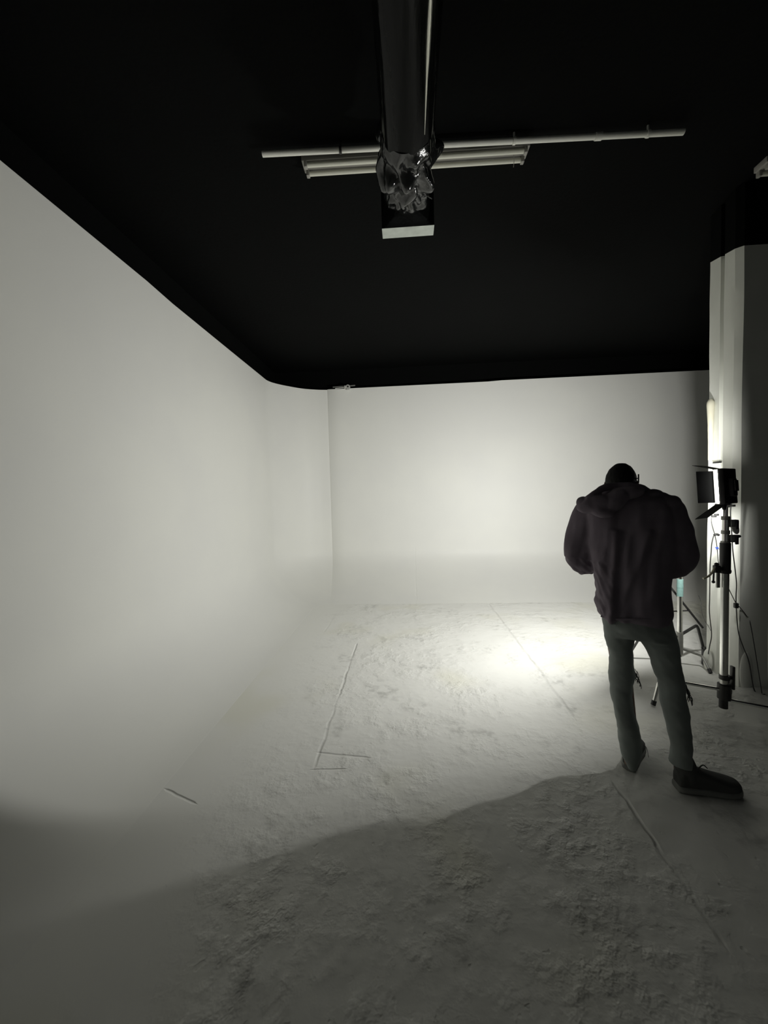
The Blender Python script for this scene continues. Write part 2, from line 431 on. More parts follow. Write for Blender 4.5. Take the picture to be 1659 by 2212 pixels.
for i in range(len(prof) - 1):
    for j in range(5):
        t = j / 5; q = [prof[i][k] * (1 - t) + prof[i + 1][k] * t for k in range(3)]
        ring = []
        for k in range(96):
            an = 2 * PI * k / 96
            v = Vector((math.cos(an) * 1.9, math.sin(an) * 1.9, q[0] * 8))
            rr = q[1] + q[2] * (abs(noise.noise(v)) * 1.7 - 0.3) + q[2] * 0.25 * noise.noise(v * 2.4)
            ring.append(Vector((DX + rr * math.cos(an), q[0], DZ + rr * math.sin(an))))
        R_.append(ring)
b.rings(R_); b.build('gathered_film', M_film2, duct, auto=math.radians(66))
b = MB(); b.tube([Vector((DX + 0.07, 2.13, DZ - 0.11)), Vector((DX + 0.10, 2.17, DZ - 0.125)), Vector((DX + 0.135, 2.23, DZ - 0.10))], [0.006, 0.004, 0.003], 8)
b.build('film_tail', M_film2, duct)
def rrect(y, hw, hh, zc, seg=64, pw=8.0):
    """rounded rectangle section; pw sets how square the corners are (2 = ellipse)"""
    out = []; sq = min(1.0, (pw - 2) / 6)
    for k in range(seg):
        t = 2 * PI * k / seg; ct, st = math.cos(t), math.sin(t); m_ = max(abs(ct), abs(st)); g_ = (1 - sq) + sq / m_
        out.append(Vector((DX + hw * ct * g_, y, zc + hh * st * g_)))
    return out
b = MB()
rg = []
for i in range(9):
    t = i / 8; hw = 0.074 + (0.158 - 0.074) * t ** 1.3; hh = 0.074 + (0.135 - 0.074) * t ** 1.3; rg.append(rrect(2.352 + 0.040 * t, hw, hh, DZ, pw=2 + 6 * t))
b.rings(rg); b.build('flared_hood', M_film2, duct, auto=math.radians(50))
b = MB(); rg = [rrect(2.387, 0.160, 0.138, DZ), rrect(2.478, 0.160, 0.138, DZ), rrect(2.478, 0.150, 0.128, DZ), rrect(2.40, 0.150, 0.128, DZ)]
b.rings(rg, cap=False); b.bm.faces.new([b.bm.verts.new(p) for p in rrect(2.41, 0.1505, 0.1285, DZ)])
b.build('outlet_rim', M_galv, duct, auto=math.radians(40))
M_streak = mat('pale_highlight_streak', (0.62, 0.62, 0.55), 0.3, metal=0.75, var=0.5, vscale=16, bump=0.6, bscale=22, bdist=0.01, stretch=(1, 0.35, 1))  # pale glossy strip added on the film to stand in for the duct's highlight
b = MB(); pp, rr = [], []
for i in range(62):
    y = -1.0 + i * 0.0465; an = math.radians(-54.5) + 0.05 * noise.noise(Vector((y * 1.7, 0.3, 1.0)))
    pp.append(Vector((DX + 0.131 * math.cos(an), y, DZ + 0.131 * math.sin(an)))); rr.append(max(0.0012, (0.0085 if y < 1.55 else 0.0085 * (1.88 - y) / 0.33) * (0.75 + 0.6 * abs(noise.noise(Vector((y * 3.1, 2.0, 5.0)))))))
b.tube(pp, rr, 10); o = b.build('highlight_strip', M_streak, duct); tag(o, 'pale shiny strip added along the duct as its highlight streak')
for y in (-1.2, 0.9):
    b = MB(); b.tube([Vector((DX, y, DZ + 0.12)), Vector((DX, y, CEIL))], 0.006, 8)
    ring = [Vector((DX + 0.138 * math.cos(t), y, DZ + 0.138 * math.sin(t))) for t in (2 * PI * k / 40 for k in range(41))]
    b.tube(ring, 0.004, 6); b.build('hanger', M_dkst, duct)

# clamp with a short rod resting on the top edge of the back wall
p = on_y(748, 836, 6.52); p.z = 3.45
cl = empty('wall_clamp', (p.x, 6.55, 3.426), 'small metal clamp holding a short rod on the top edge of the back wall', 'clamp')
b = MB(); r0 = on_y(719, 836.5, 6.56); r1 = on_y(767, 832.5, 6.56); b.tube([r0, r1], 0.012, 10); b.build('rod', M_dull, cl)
b = MB(); q = on_y(752, 836, 6.53); b.tube([q + Vector((0, -0.03, 0)), q + Vector((0, 0.05, 0))], 0.034, 16); b.box(q + Vector((-0.035, 0, 0.0)), 0.06, 0.05, 0.045, bevel=0.006)
b.box(q + Vector((0, 0.01, -0.04)), 0.05, 0.09, 0.03, bevel=0.004)
b.build('clamp_body', M_label, cl)
b = MB(); b.tube([q + Vector((-0.02, 0, 0)), on_y(724, 839, 6.5)], 0.006, 8); b.build('handle', M_label, cl)
b = MB(); b.tube([q + Vector((0, -0.035, 0)), q + Vector((0, -0.025, 0))], 0.015, 12); b.build('screw', M_plast, cl)

# ------------------------------------------------------------------ lamp on its stand
SX, SY = on_y(1565, 1440, 2.65).x, 2.65                     # pole foot
def sp(px, py): return on_y(px, py, SY)   # points in the stand's own depth
tilt = (sp(1562.5, 1120) - sp(1565, 1450))
stand = empty('light_stand', (SX, SY, 0), 'chrome century stand with folding legs in front of the white column, carrying the lit lamp', 'light stand')
P = lambda py: Vector((SX - 0.004 + 0.0 * py, SY, CAMZ - (py - 1057.0) * SY / FPX))
b = MB(); b.tube([P(1516), P(1228)], 0.0225, 20); b.build('main_pole', M_chrome, stand)
b = MB(); b.tube([P(1519), P(1488)], 0.025, 18); b.build('pole_foot', M_plast, stand)
b = MB(); b.tube([P(1235), P(1172)], 0.030, 20); b.tube([P(1233), P(1228)], 0.033, 20); b.build('black_sleeve', M_plast, stand)
b = MB(); b.tube([P(1175), P(1121)], 0.019, 18); b.build('middle_riser', M_chrome, stand)
b = MB(); b.tube([P(1122), P(1092)], 0.012, 16); b.build('top_riser', M_chrome, stand)
for py, r in ((1150, 0.024), (1121, 0.024), (1172, 0.026)):
    b = MB(); b.tube([P(py) - Vector((0, 0, .012)), P(py) + Vector((0, 0, .012))], r, 18); b.build('collar', M_dull, stand)
for py in (1132, 1163):
    b = MB(); c = P(py) + Vector((0.042, -0.01, 0)); b.box(c, 0.05, 0.03, 0.05, bevel=0.005); o = b.build('collar_block', M_dull, stand)
    b = MB(); b.box(c + Vector((0.008, -0.018, -0.01)), 0.018, 0.012, 0.055, bevel=0.003); b.build('lock_lever', M_plast, stand)
b = MB(); c = sp(1587, 1139); b.tube([sp(1580, 1128), c], 0.007, 10); b.ell(c, 0.022, 0.018, 0.05, Matrix.Rotation(-0.35, 3, 'Y')); b.build('tee_handle', M_label, stand)
b = MB(); c = sp(1588, 1158); b.tube([sp(1577, 1157), c], 0.005, 8); b.ell(sp(1594, 1158.5), 0.018, 0.014, 0.011); b.build('knob', M_plast, stand)
# hub and legs (turtle base: arms run out level, then bend down to the floor)
hz = 0.165
b = MB(); b.tube([Vector((SX, SY, hz - 0.05)), Vector((SX, SY, hz - 0.045)), Vector((SX, SY, hz + 0.055)), Vector((SX, SY, hz + 0.06))], [0.028, 0.038, 0.038, 0.028], 20)
b.tube([Vector((SX, SY, hz + 0.09)), Vector((SX, SY, hz + 0.12))], 0.03, 18); b.build('hub', M_dkst, stand)
b = MB(); b.box(Vector((SX + 0.052, SY, hz + 0.10)), 0.016, 0.03, 0.16, bevel=0.004); b.box(Vector((SX + 0.035, SY, hz + 0.10)), 0.05, 0.02, 0.02, bevel=0.003); b.build('hub_bracket', M_dkst, stand)
def leg(root, hub, bend, foot, m, r=0.0115, side=None):
    hub, bend, foot = Vector(hub), Vector(bend), Vector(foot)
    q1 = bend.lerp(hub, 0.10); q2 = bend.lerp(foot, 0.22)
    pts = [hub] + [hub.lerp(q1, t) for t in (0.5,)] + [(q1 * (1 - t) ** 2 + bend * 2 * t * (1 - t) + q2 * t * t) for t in [i / 8 for i in range(9)]] + [foot]
    b = MB(); b.tube(pts, r, 14); lg = b.build('leg', m, root)
    b = MB(); dn = (foot - q2).normalized(); b.tube([foot - dn * 0.03, foot + dn * 0.003], r + 0.0045, 14); b.build('rubber_foot', M_plast, lg)
    return lg
f1 = on_z(1411, 1522, 0.012)
leg(stand, (SX - 0.03, SY, hz + 0.02), (f1.x + 0.06, f1.y + 0.02, hz + 0.03), f1, M_chrome)
f2 = Vector((2.50, 2.40, 0.012)); leg(stand, (SX + 0.02, SY - 0.02, hz - 0.045), (2.44, 2.44, hz - 0.035), f2, M_chrome)
f3 = Vector((2.38, 2.93, 0.012)); leg(stand, (SX + 0.01, SY + 0.02, hz + 0.0), (2.345, 2.88, hz), f3, M_dkst)

# LED head
BEAM_AZ = math.radians(124)
LC = Vector((sp(1561, 1051)))
n_h = Vector((math.cos(BEAM_AZ), math.sin(BEAM_AZ), -0.06)).normalized(); t_h = Vector((0, 0, 1)).cross(n_h).normalized()   # t_h points towards the camera side
t_h = -t_h if t_h.y > 0 else t_h
LR = Matrix((n_h, t_h, n_h.cross(t_h) if n_h.cross(t_h).z > 0 else -n_h.cross(t_h))).transposed()   # local x = beam, y = near side, z = up
lamp = empty('led_lamp_head', LC, 'lit LED panel with black barn doors on top of the chrome stand', 'lamp')
HW, HH = 0.095, 0.108
NEAR_AZ = math.radians(193); NEAR_LEN = 0.125
def L(x, y, z): return LC + LR @ Vector((x, y, z))
b = MB(); b.box(L(-0.026, 0, 0), 0.032, 2 * HW + 0.016, 2 * HH + 0.016, LR, 0.005); b.build('housing', M_plast, lamp)
M_emit, nt, bs = new_mat('lit_led_diffuser'); bs.inputs['Base Color'].default_value = (0.8, 0.8, 0.75, 1)
bs.inputs['Emission Color'].default_value = (1.0, 0.995, 0.955, 1); EMIT = 20.0; bs.inputs['Emission Strength'].default_value = EMIT
b = MB(); b.box(L(0.001, 0, 0), 0.022, 2 * HW, 2 * HH, LR, 0.004); b.build('diffuser', M_emit, lamp, smooth=False)
b = MB(); b.box(L(-0.002, 0, HH + 0.006), 0.03, 2 * HW + 0.02, 0.006, LR); b.box(L(-0.002, 0, -HH - 0.006), 0.03, 2 * HW + 0.02, 0.006, LR)
b.box(L(-0.002, -HW - 0.006, 0), 0.03, 0.006, 2 * HH, LR); b.box(L(-0.015, HW + 0.006, 0), 0.008, 0.006, 2 * HH, LR)
b.build('bezel', M_dull, lamp, smooth=False)
def door(hinge_a, hinge_b, out, length, name='barn_door', taper=0.012):
    """a sheet hinged on the line a-b and standing out along `out`"""
    ed = (hinge_b - hinge_a).normalized(); nn = ed.cross(out).normalized() * 0.0012
    q = [hinge_a, hinge_b, hinge_b + out * length + ed * taper, hinge_a + out * length - ed * taper]
    b = MB(); b.rings([[p + nn for p in q], [p - nn for p in q]])
    b.tube([hinge_a, hinge_b], 0.004, 8)
    return b.build(name, M_door, lamp, smooth=False)
# near side door (the black square to the left of the glow), standing a little clear of the housing on its hinges
hn = [L(0.016, HW + 0.004, -HH + 0.004), L(0.016, HW + 0.004, HH - 0.004)]
mid = (hn[0] + hn[1]) / 2; o_ = Vector((math.cos(NEAR_AZ), math.sin(NEAR_AZ), 0))
door(hn[0], hn[1], o_, NEAR_LEN, taper=-0.001)
# far side door, top and bottom doors
hf = [L(0.012, -HW - 0.006, -HH + 0.004), L(0.012, -HW - 0.006, HH - 0.004)]
door(hf[0], hf[1], Vector((math.cos(math.radians(66)), math.sin(math.radians(66)), 0)), 0.15)
door(L(0.012, -HW, HH + 0.008), L(0.012, HW, HH + 0.008), (LR @ Vector((0.93, 0, 0.34))).normalized(), 0.115)
door(L(0.012, -HW, -HH - 0.008), L(0.012, HW, -HH - 0.008), (LR @ Vector((0.77, 0, -0.64))).normalized(), 0.148, taper=0.005)
b = MB(); b.box(L(-0.058, 0.03, -0.01), 0.034, 0.065, 0.115, LR, 0.006); b.build('battery', M_plast, lamp)
b = MB(); b.box(L(-0.079, 0.03, 0.0), 0.010, 0.05, 0.07, LR, 0.003); b.build('control_plate', M_plast, lamp)
# yoke and spigot
b = MB(); y0 = L(-0.03, 0, -HH - 0.014)
b.box(y0 + Vector((0, 0, -0.008)), 0.05, 0.04, 0.014, LR, 0.003); b.build('mount_plate', M_label, lamp)
b = MB(); top = Vector((SX - 0.004, SY, P(1092).z)); b.tube([y0 + Vector((0, 0, -0.012)), (y0 + top) / 2, top], [0.010, 0.016, 0.014], 14)
b.tube([(y0 + top) / 2 + Vector((-0.03, -0.015, -0.01)), (y0 + top) / 2 + Vector((0.03, 0.015, 0.012))], 0.008, 10)
b.ell((y0 + top) / 2 + Vector((-0.034, -0.015, -0.022)), 0.011, 0.011, 0.016); b.build('ball_mount', M_plast, lamp)
la = bpy.data.lights.new('led_panel_light', 'AREA'); la.shape = 'RECTANGLE'; la.size = 2 * HW - 0.01; la.size_y = 2 * HH - 0.01
la.energy = 94.0; la.color = (1.0, 0.995, 0.955)
lo = bpy.data.objects.new('led_panel_light', la); COL.objects.link(lo)
lz = -n_h; ly = Vector((0, 0, 1)); lx = ly.cross(lz)
lo.matrix_world = Matrix.Translation(L(0.014, 0, 0)) @ Matrix((lx, ly, lz)).transposed().to_4x4()

# power lead of the lamp, running down the column to the floor
def cable(pts, r, name, label, m=M_plast, cat='cable', parent=None):
    b = MB(); b.tube(smoothpts(pts, 6), r, 8)
    o = b.build(name, m, parent)
    if parent is None: tag(o, label, cat)
    return o
yy = SY + 0.02
cabs = empty('power_cable', on_y(1584, 1063, yy), 'black cable hanging from the back of the lamp down beside the column', 'cable')
def at(px, py, y): return on_y(px, py, y)
b = MB(); b.tube(smoothpts([at(1583, 1064, 2.67), at(1582, 1075, 2.80), at(1578, 1102, 2.82), at(1579, 1130, 2.84), at(1581, 1156, 2.86), at(1583, 1190, 2.9), at(1586, 1215, 2.93), at(1589, 1240, 2.96),
      at(1591, 1262, 2.98), at(1590, 1285, 3.0), at(1590, 1303, 3.01), at(1592, 1339, 3.02), at(1596, 1370, 3.02), at(1606, 1399, 3.02), at(1618, 1430, 3.01), on_z(1630, 1492, 0.006), on_z(1652, 1500, 0.006)], 6), 0.0035, 8)
b.build('lead', M_plast, cabs)
b = MB(); c = at(1590, 1308, 3.01); b.box(c, 0.028, 0.022, 0.04, bevel=0.005); b.build('inline_switch', M_plast, cabs)
b = MB(); b.tube([at(1575, 1063, 2.67), at(1585, 1063, 2.67)], 0.006, 8); b.build('plug', M_plast, cabs)
cable([at(1571, 1265, 2.82), at(1580, 1284, 2.9), at(1590, 1303, 3.0), at(1600, 1314, 3.03), at(1612, 1330, 3.035), at(1622, 1352, 3.035), on_z(1646, 1498, 0.006)], 0.0028, 'thin_cable',
      'thin black cable crossing diagonally from the stand pole to the column')
k = empty('hanging_cable', at(1545, 1113, 3.0), 'black cable with a blue tie hanging on the column, upper of the pair', 'cable')
b = MB(); b.tube(smoothpts([at(1538, 1116, 3.0), at(1536.5, 1125, 3.0), at(1539, 1138, 3.0), at(1544, 1155, 3.0), at(1548, 1175, 3.0), at(1550, 1195, 3.0), at(1552, 1215, 2.95), at(1554, 1226, 2.9)], 6), 0.0028, 8); b.build('lead', M_plast, k)
b = MB(); b.box(at(1542, 1115, 3.0), 0.03, 0.02, 0.018, bevel=0.004); b.box(at(1548, 1112, 3.0), 0.028, 0.018, 0.016, bevel=0.004); b.build('plug', M_plast, k)
b = MB(); c = at(1549, 1184, 2.99); b.box(c, 0.03, 0.008, 0.006, Matrix.Rotation(0.5, 3, 'Y'), 0.001); b.box(c + Vector((0, -0.002, 0)), 0.022, 0.008, 0.006, Matrix.Rotation(-0.8, 3, 'Y'), 0.001); b.build('blue_tie', M_blue, k)
k2 = empty('hanging_cable', at(1545, 1156, 3.02), 'black cable looping left from the column and dropping to the floor adapter', 'cable')
b = MB(); b.tube(smoothpts([at(1548, 1155, 3.02), at(1542, 1157, 3.02), at(1537.5, 1175, 3.02), at(1536, 1195, 3.03), at(1534, 1220, 3.05), at(1533.5, 1253, 3.08), at(1533, 1290, 3.12), at(1532.5, 1324, 3.16),
      at(1537, 1370, 3.22), at(1533, 1395, 3.26), at(1530, 1413, 3.28)], 6), 0.0035, 8); b.build('lead', M_plast, k2)
b = MB(); b.tube(smoothpts([at(1543, 1156, 3.02), at(1548, 1154, 3.02), at(1553, 1156, 3.02)], 4), 0.009, 10); b.build('plug', M_plast, k2)
c = on_z(1523, 1436, 0.001); ad = empty('power_adapter', c, 'small black power adapter standing at the foot of the column', 'adapter')
b = MB(); b.box(c + Vector((0.002, 0, 0.068)), 0.048, 0.035, 0.134, bevel=0.006); b.build('case', M_plast, ad)
b = MB(); b.box(c + Vector((0.006, 0, 0.144)), 0.03, 0.025, 0.03, bevel=0.005); b.build('plug', M_plast, ad)
cable([at(1512, 1240, 6.40), at(1510, 1275, 6.40), at(1514, 1300, 6.38), at(1516, 1320, 6.3), at(1524, 1340, 5.6)] if False else
      [at(1509, 1286, 3.55), at(1514, 1300, 3.5), at(1516, 1322, 3.46), at(1522, 1340, 3.42), at(1530, 1352, 3.36), at(1535, 1362, 3.24)], 0.0018, 'thin_wire', 'very thin dark wire drooping beside the adapter cable left of the column')
# grip clamp with a bent pale handle on the stand
g = empty('grip_clamp', at(1546, 1225, 2.64), 'grip clamp with a curved pale handle fixed to the stand pole', 'clamp')
b = MB(); b.tube(smoothpts([at(1543, 1227, 2.62), at(1538, 1237, 2.62), at(1530, 1245, 2.62), at(1519, 1250, 2.62)], 5), 0.0065, 10); b.build('curved_handle', M_wood, g)
b = MB(); b.box(at(1548, 1229, 2.63), 0.035, 0.03, 0.05, bevel=0.006); b.tube([at(1546, 1222, 2.63), at(1558, 1230, 2.64)], 0.012, 10); b.ell(at(1548, 1219, 2.63), 0.014, 0.012, 0.012); b.build('clamp_body', M_dkst, g)
b = MB(); b.tube([at(1542, 1233, 2.63), at(1541, 1257, 2.63)], 0.0055, 8); b.ell(at(1541, 1257, 2.63), 0.01, 0.01, 0.01); b.build('screw_bar', M_plast, g)
b = MB(); b.box(at(1551, 1252, 2.65), 0.022, 0.012, 0.11, bevel=0.003); b.build('bracket', M_dull, g)

# second stand: taped pole behind the person
TY = 3.39
TX = on_y(1468, 1400, TY).x
st2 = empty('tripod_stand', (TX, TY, 0), 'steel stand with teal tape around its pole, partly hidden behind the person', 'light stand')
def T(py): return Vector((TX, TY, CAMZ - (py - 1061.0) * TY / FPX))
b = MB(); b.tube([T(1408), T(1215)], 0.0195, 18); b.build('pole', M_chrome, st2)
b = MB(); b.tube([T(1408), T(1362)], 0.025, 18); b.tube([T(1414), T(1408)], 0.014, 14); b.build('hub', M_dull, st2)
b = MB(); b.tube([T(1286), T(1250)], 0.0235, 18); b.tube([T(1268), T(1262)], 0.0245, 18); b.build('teal_tape', M_teal, st2)
hz2 = T(1399).z
fa = on_z(1535, 1453, 0.010)
leg(st2, (TX + 0.01, TY - 0.01, hz2 + 0.01), on_z(1517, 1417, 0.11), fa, M_dull, 0.010)
leg(st2, (TX + 0.02, TY + 0.01, T(1368).z), on_y(1506, 1350, TY + 0.12), on_z(1520, 1402, 0.010), M_dkst, 0.012)
leg(st2, (TX - 0.02, TY, T(1372).z), on_y(1385, 1372, TY + 0.02), on_z(1362, 1410, 0.010), M_dkst, 0.010)
bo = empty('boom_arm', on_y(1453, 1274, TY + 0.08), 'slanting black boom arm resting behind the teal taped stand', 'arm')
b = MB(); b.tube([on_y(1420, 1233, TY + 0.06), on_y(1518, 1356, TY + 0.10)], 0.009, 12); b.build('rod', M_plast, bo)
b = MB(); b.tube([on_y(1440, 1321, TY + 0.09), on_y(1487, 1319, TY + 0.09)], 0.006, 10); b.build('cross_rod', M_plast, bo)

# ------------------------------------------------------------------ person
AZ = math.radians(30.2)
FW = Vector((math.sin(AZ), math.cos(AZ), 0)); RT = Vector((math.cos(AZ), -math.sin(AZ), 0)); UP = Vector((0, 0, 1))
D0 = 2.43
PR = Matrix((RT, FW, UP)).transposed()    # person-local (right, forward, up) -> room
def Q(px, py, dep=0.0):
    r = ray(px, py); t = (D0 + dep) / (r.dot(FW)); return Vector((0, 0, CAMZ)) + r * t
def ring(xl, xr, py, dep, bdep, seg=32, pw=2.3, dz=0.0):
    a_, c_ = Q(xl, py, dep), Q(xr, py, dep); mid = (a_ + c_) / 2; hw = (c_ - a_).length / 2; out = []
    for k in range(seg):
        t = 2 * PI * k / seg; ct, st = math.cos(t), math.sin(t)
        out.append(mid + RT * hw * math.copysign(abs(ct) ** (2 / pw), ct) + FW * bdep * math.copysign(abs(st) ** (2 / pw), st))
    return out

# body (one continuous surface, mostly under the clothes)
hc = Q(1341, 1045, 0.13)                       # head centre
HR = PR @ Matrix.Rotation(-math.radians(38), 3, 'X')   # bowed forward
def skull(q):
    x, y, z = q
    if z < 0:                                   # jaw narrows and comes forward
        f = 1 + z / 0.115 * 0.30; x *= f; y = y * (1 + z / 0.115 * 0.12) + (-z) * 0.14
    return Vector((x, y, z))
def HL(x, y, z): return hc + HR @ Vector((x, y, z))
b = MB()
b.ell(hc, 0.072, 0.092, 0.112, HR, 32, skull)
b.ell(HL(0, 0.094, -0.030), 0.013, 0.022, 0.026, HR)      # nose
b.ell(HL(0, 0.090, -0.005), 0.008, 0.012, 0.026, HR)
b.ell(HL(0, 0.084, 0.018), 0.05, 0.014, 0.010, HR)        # brow
b.ell(HL(0, 0.092, -0.063), 0.022, 0.010, 0.006, HR)      # lips
b.ell(HL(0, 0.091, -0.072), 0.020, 0.010, 0.006, HR)
b.ell(HL(0, 0.088, -0.094), 0.022, 0.018, 0.016, HR)      # chin
for s in (-1, 1):
    b.ell(HL(s * 0.028, 0.083, 0.000), 0.013, 0.011, 0.010, HR)
    b.ell(HL(s * 0.076, -0.004, -0.012), 0.008, 0.017, 0.030, HR)   # ears
neck = Q(1344, 1078, -0.005)
b.tube([HL(0, -0.02, -0.05), (HL(0, -0.02, -0.05) + neck) / 2, neck], [0.055, 0.054, 0.060], 20)
shl, shr = Q(1278, 1098, 0.02), Q(1436, 1098, 0.02)
elL, elR = Q(1256, 1203, 0.06), Q(1473, 1206, 0.06)
wrL, wrR = Q(1308, 1192, 0.165), Q(1416, 1196, 0.165)
b.rings([ring(1318, 1384, 1076, 0.0, 0.05), ring(1292, 1420, 1092, 0.0, 0.085), ring(1288, 1432, 1130, 0.0, 0.10), ring(1300, 1432, 1190, 0.0, 0.10), ring(1305, 1430, 1240, 0.0, 0.10),
         ring(1302, 1438, 1300, 0.0, 0.105), ring(1305, 1440, 1335, 0.0, 0.10)])
def limb(b, pts, rs): b.tube(smoothpts(pts, 5), [rs[min(int(i / 5), len(rs) - 1)] * (1 - (i % 5) / 5) + rs[min(int(i / 5) + 1, len(rs) - 1)] * ((i % 5) / 5) for i in range((len(pts) - 1) * 5 + 1)], 16)
for s, sh, el, wr in ((-1, shl, elL, wrL), (1, shr, elR, wrR)):
    limb(b, [Q(1344, 1088, 0), sh, el, wr], [0.05, 0.055, 0.042, 0.028])
    # hand: palm and five separate, slightly curled fingers in front of the belly
    fd = (RT * (-s) * 0.85 + FW * 0.30 + UP * 0.22).normalized()        # finger direction
    sd = (UP * 1.0 + FW * 0.1).normalized(); sd = (sd - fd * sd.dot(fd)).normalized()
    cd = (FW * -0.6 + UP * 0.2).normalized(); cd = (cd - fd * cd.dot(fd) - sd * cd.dot(sd)).normalized()   # curl direction
    Rh = Matrix((fd, sd, cd)).transposed()
    pc0 = wr + fd * 0.055
    b.ell(pc0, 0.052, 0.042, 0.015, Rh)
    for i, (off, ln) in enumerate(((0.030, 0.070), (0.010, 0.078), (-0.011, 0.072), (-0.031, 0.056))):
        r0 = pc0 + fd * 0.035 + sd * off
        k1 = r0 + fd * ln * 0.45 + sd * off * 0.12 + cd * 0.006; k2_ = k1 + (fd * 0.75 + cd * 0.65) * ln * 0.32; k3 = k2_ + (fd * 0.3 + cd * 0.95) * ln * 0.25
        b.tube([r0, k1, k2_, k3], [0.0095, 0.0088, 0.0080, 0.0070], 10)
    th = pc0 - fd * 0.02 + sd * 0.036
    b.tube([th - sd * 0.012, th + sd * 0.022 + fd * 0.02 + cd * 0.012, th + sd * 0.034 + fd * 0.045 + cd * 0.026], [0.013, 0.0105, 0.008], 10)
kl = [Q(1331, 1340, 0.0), Q(1344, 1455, 0.035), Q(1362, 1600, 0.0), Q(1363, 1650, -0.0)]
kr = [Q(1412, 1340, 0.0), Q(1446, 1465, 0.035), Q(1470, 1600, 0.0), Q(1472, 1668, -0.0)]
limb(b, kl, [0.070, 0.048, 0.036, 0.033]); limb(b, kr, [0.070, 0.048, 0.036, 0.033])
root = Vector((Q(1400, 1690, 0).x, Q(1400, 1690, 0).y, 0))
body = b.build('person', M_skin); remesh(body, 0.0055, 2)
tag(body, 'person standing with their back turned, head bowed, in a dark hoodie and ripped jeans', 'person')

# hair: short, over the crown and back of the head
b = MB()
def hairf(q):
    x, y, z = q
    f = 1.0
    if z < 0: f = 1 + z / 0.12 * 0.16
    return Vector((x * f, min(y, 0.066 + 0.02 * (z > 0.03)), max(z, -0.085)))
b.ell(hc + HR @ Vector((0, -0.006, 0.008)), 0.0785, 0.097, 0.116, HR, 40, hairf)
for s in (-1, 1): b.ell(HL(s * 0.071, 0.010, 0.012), 0.007, 0.012, 0.028, HR)
hair = b.build('hair', M_hair, body); remesh(hair, 0.004, 2, lambda p: 0.0018 * noise.noise(p * 60))
b = MB(); b.tube([HL(0.083, 0.09, 0.003), HL(0.084, 0.0, 0.006), HL(0.080, -0.02, -0.012)], 0.0028, 8); b.tube([HL(-0.079, 0.09, 0.003), HL(-0.080, 0.0, 0.006), HL(-0.078, -0.02, -0.012)], 0.0028, 8)
for s in (-1, 1):
    rg = [HL(s * 0.034 + 0.027 * math.cos(t), 0.108, 0.0 + 0.021 * math.sin(t)) for t in (2 * PI * k / 24 for k in range(25))]
    b.tube(rg, 0.0022, 6)
b.tube([HL(-0.008, 0.108, 0.004), HL(0.008, 0.108, 0.004)], 0.002, 6); b.tube([HL(0.060, 0.107, 0.003), HL(0.083, 0.09, 0.003)], 0.0024, 6); b.tube([HL(-0.060, 0.107, 0.003), HL(-0.079, 0.09, 0.003)], 0.0024, 6)
b.box(Q(1379.3, 1034, 0.06), 0.007, 0.006, 0.050, PR, 0.002); b.tube([Q(1379, 1033, 0.06), Q(1372, 1034, 0.10)], 0.003, 6)
b.build('glasses', M_plast, body)

# jeans
b = MB()
b.rings([ring(1298, 1448, 1300, 0.0, 0.115), ring(1298, 1449, 1330, 0.0, 0.12), ring(1302, 1456, 1350, 0.0, 0.125), ring(1306, 1464, 1372, 0.0, 0.115)])
lgL = [(1303, 1384, 1340, .0, .10), (1306, 1371, 1375, .01, .10), (1311, 1367, 1395, .015, .09), (1317, 1368, 1410, .02, .085), (1315.5, 1369, 1436, .03, .08), (1315, 1372, 1456, .035, .078),
       (1317, 1366, 1480, .03, .074), (1319, 1366, 1500, .02, .070), (1325, 1369, 1527, .01, .066), (1331, 1376, 1553, .0, .062), (1337, 1382, 1578, -.005, .060), (1335.5, 1386.5, 1598, -.01, .062), (1339, 1386, 1612, -.01, .062),
       (1341, 1384, 1628, -.01, .060), (1349, 1379, 1644, -.01, .056), (1357, 1375, 1656, -.01, .05)]
lgR = [(1362, 1452, 1335, .0, .10), (1371, 1461, 1365, .01, .10), (1383, 1466, 1388, .015, .095), (1396, 1469, 1408, .02, .09), (1404, 1471, 1425, .03, .085), (1408, 1474, 1445, .035, .082),
       (1418, 1479, 1467, .035, .078), (1422, 1481, 1490, .03, .074), (1426, 1485, 1515, .02, .070), (1432, 1489, 1540, .01, .066), (1438, 1493, 1570, .0, .064), (1445, 1495.5, 1595, -.005, .064), (1449, 1497, 1614, -.01, .064),
       (1447, 1494, 1630, -.01, .062), (1446, 1496, 1648, -.01, .060)]
b.rings([ring(*t) for t in lgL]); b.rings([ring(*t) for t in lgR])
def jf(p):
    q = p * 1.0
    return 0.004 * noise.noise(Vector((q.x * 9, q.y * 9, q.z * 14))) + 0.003 * noise.noise(Vector((q.x * 20, q.y * 20, q.z * 34 + q.x * 20)))
jeans = b.build('jeans', M_jeans, body); remesh(jeans, 0.007, 3, jf)
b = MB(); random.seed(3)
def strand(p0, p1, dep, w=6):
    a_ = Q(p0[0], p0[1], dep); c_ = Q(p1[0], p1[1], dep + random.uniform(-.03, .02)); m_ = (a_ + c_) / 2 + RT * random.uniform(0.002, 0.014)
    b.tube(smoothpts([a_, m_, c_], 4), [0.0016] * 8 + [0.0010], 5)
for i in range(11): strand((1371 + random.uniform(-1, 5), 1445 + i * 2.2), (1373 + i * 1.1 + random.uniform(-1, 1), 1468 + i * 1.8 + random.uniform(-6, 4)), 0.03)
for i in range(12): strand((1480 + random.uniform(-1, 4), 1478 + i * 1.6), (1484 + i * 1.1 + random.uniform(-1, 1), 1508 + i * 1.5 + random.uniform(-8, 6)), 0.03)
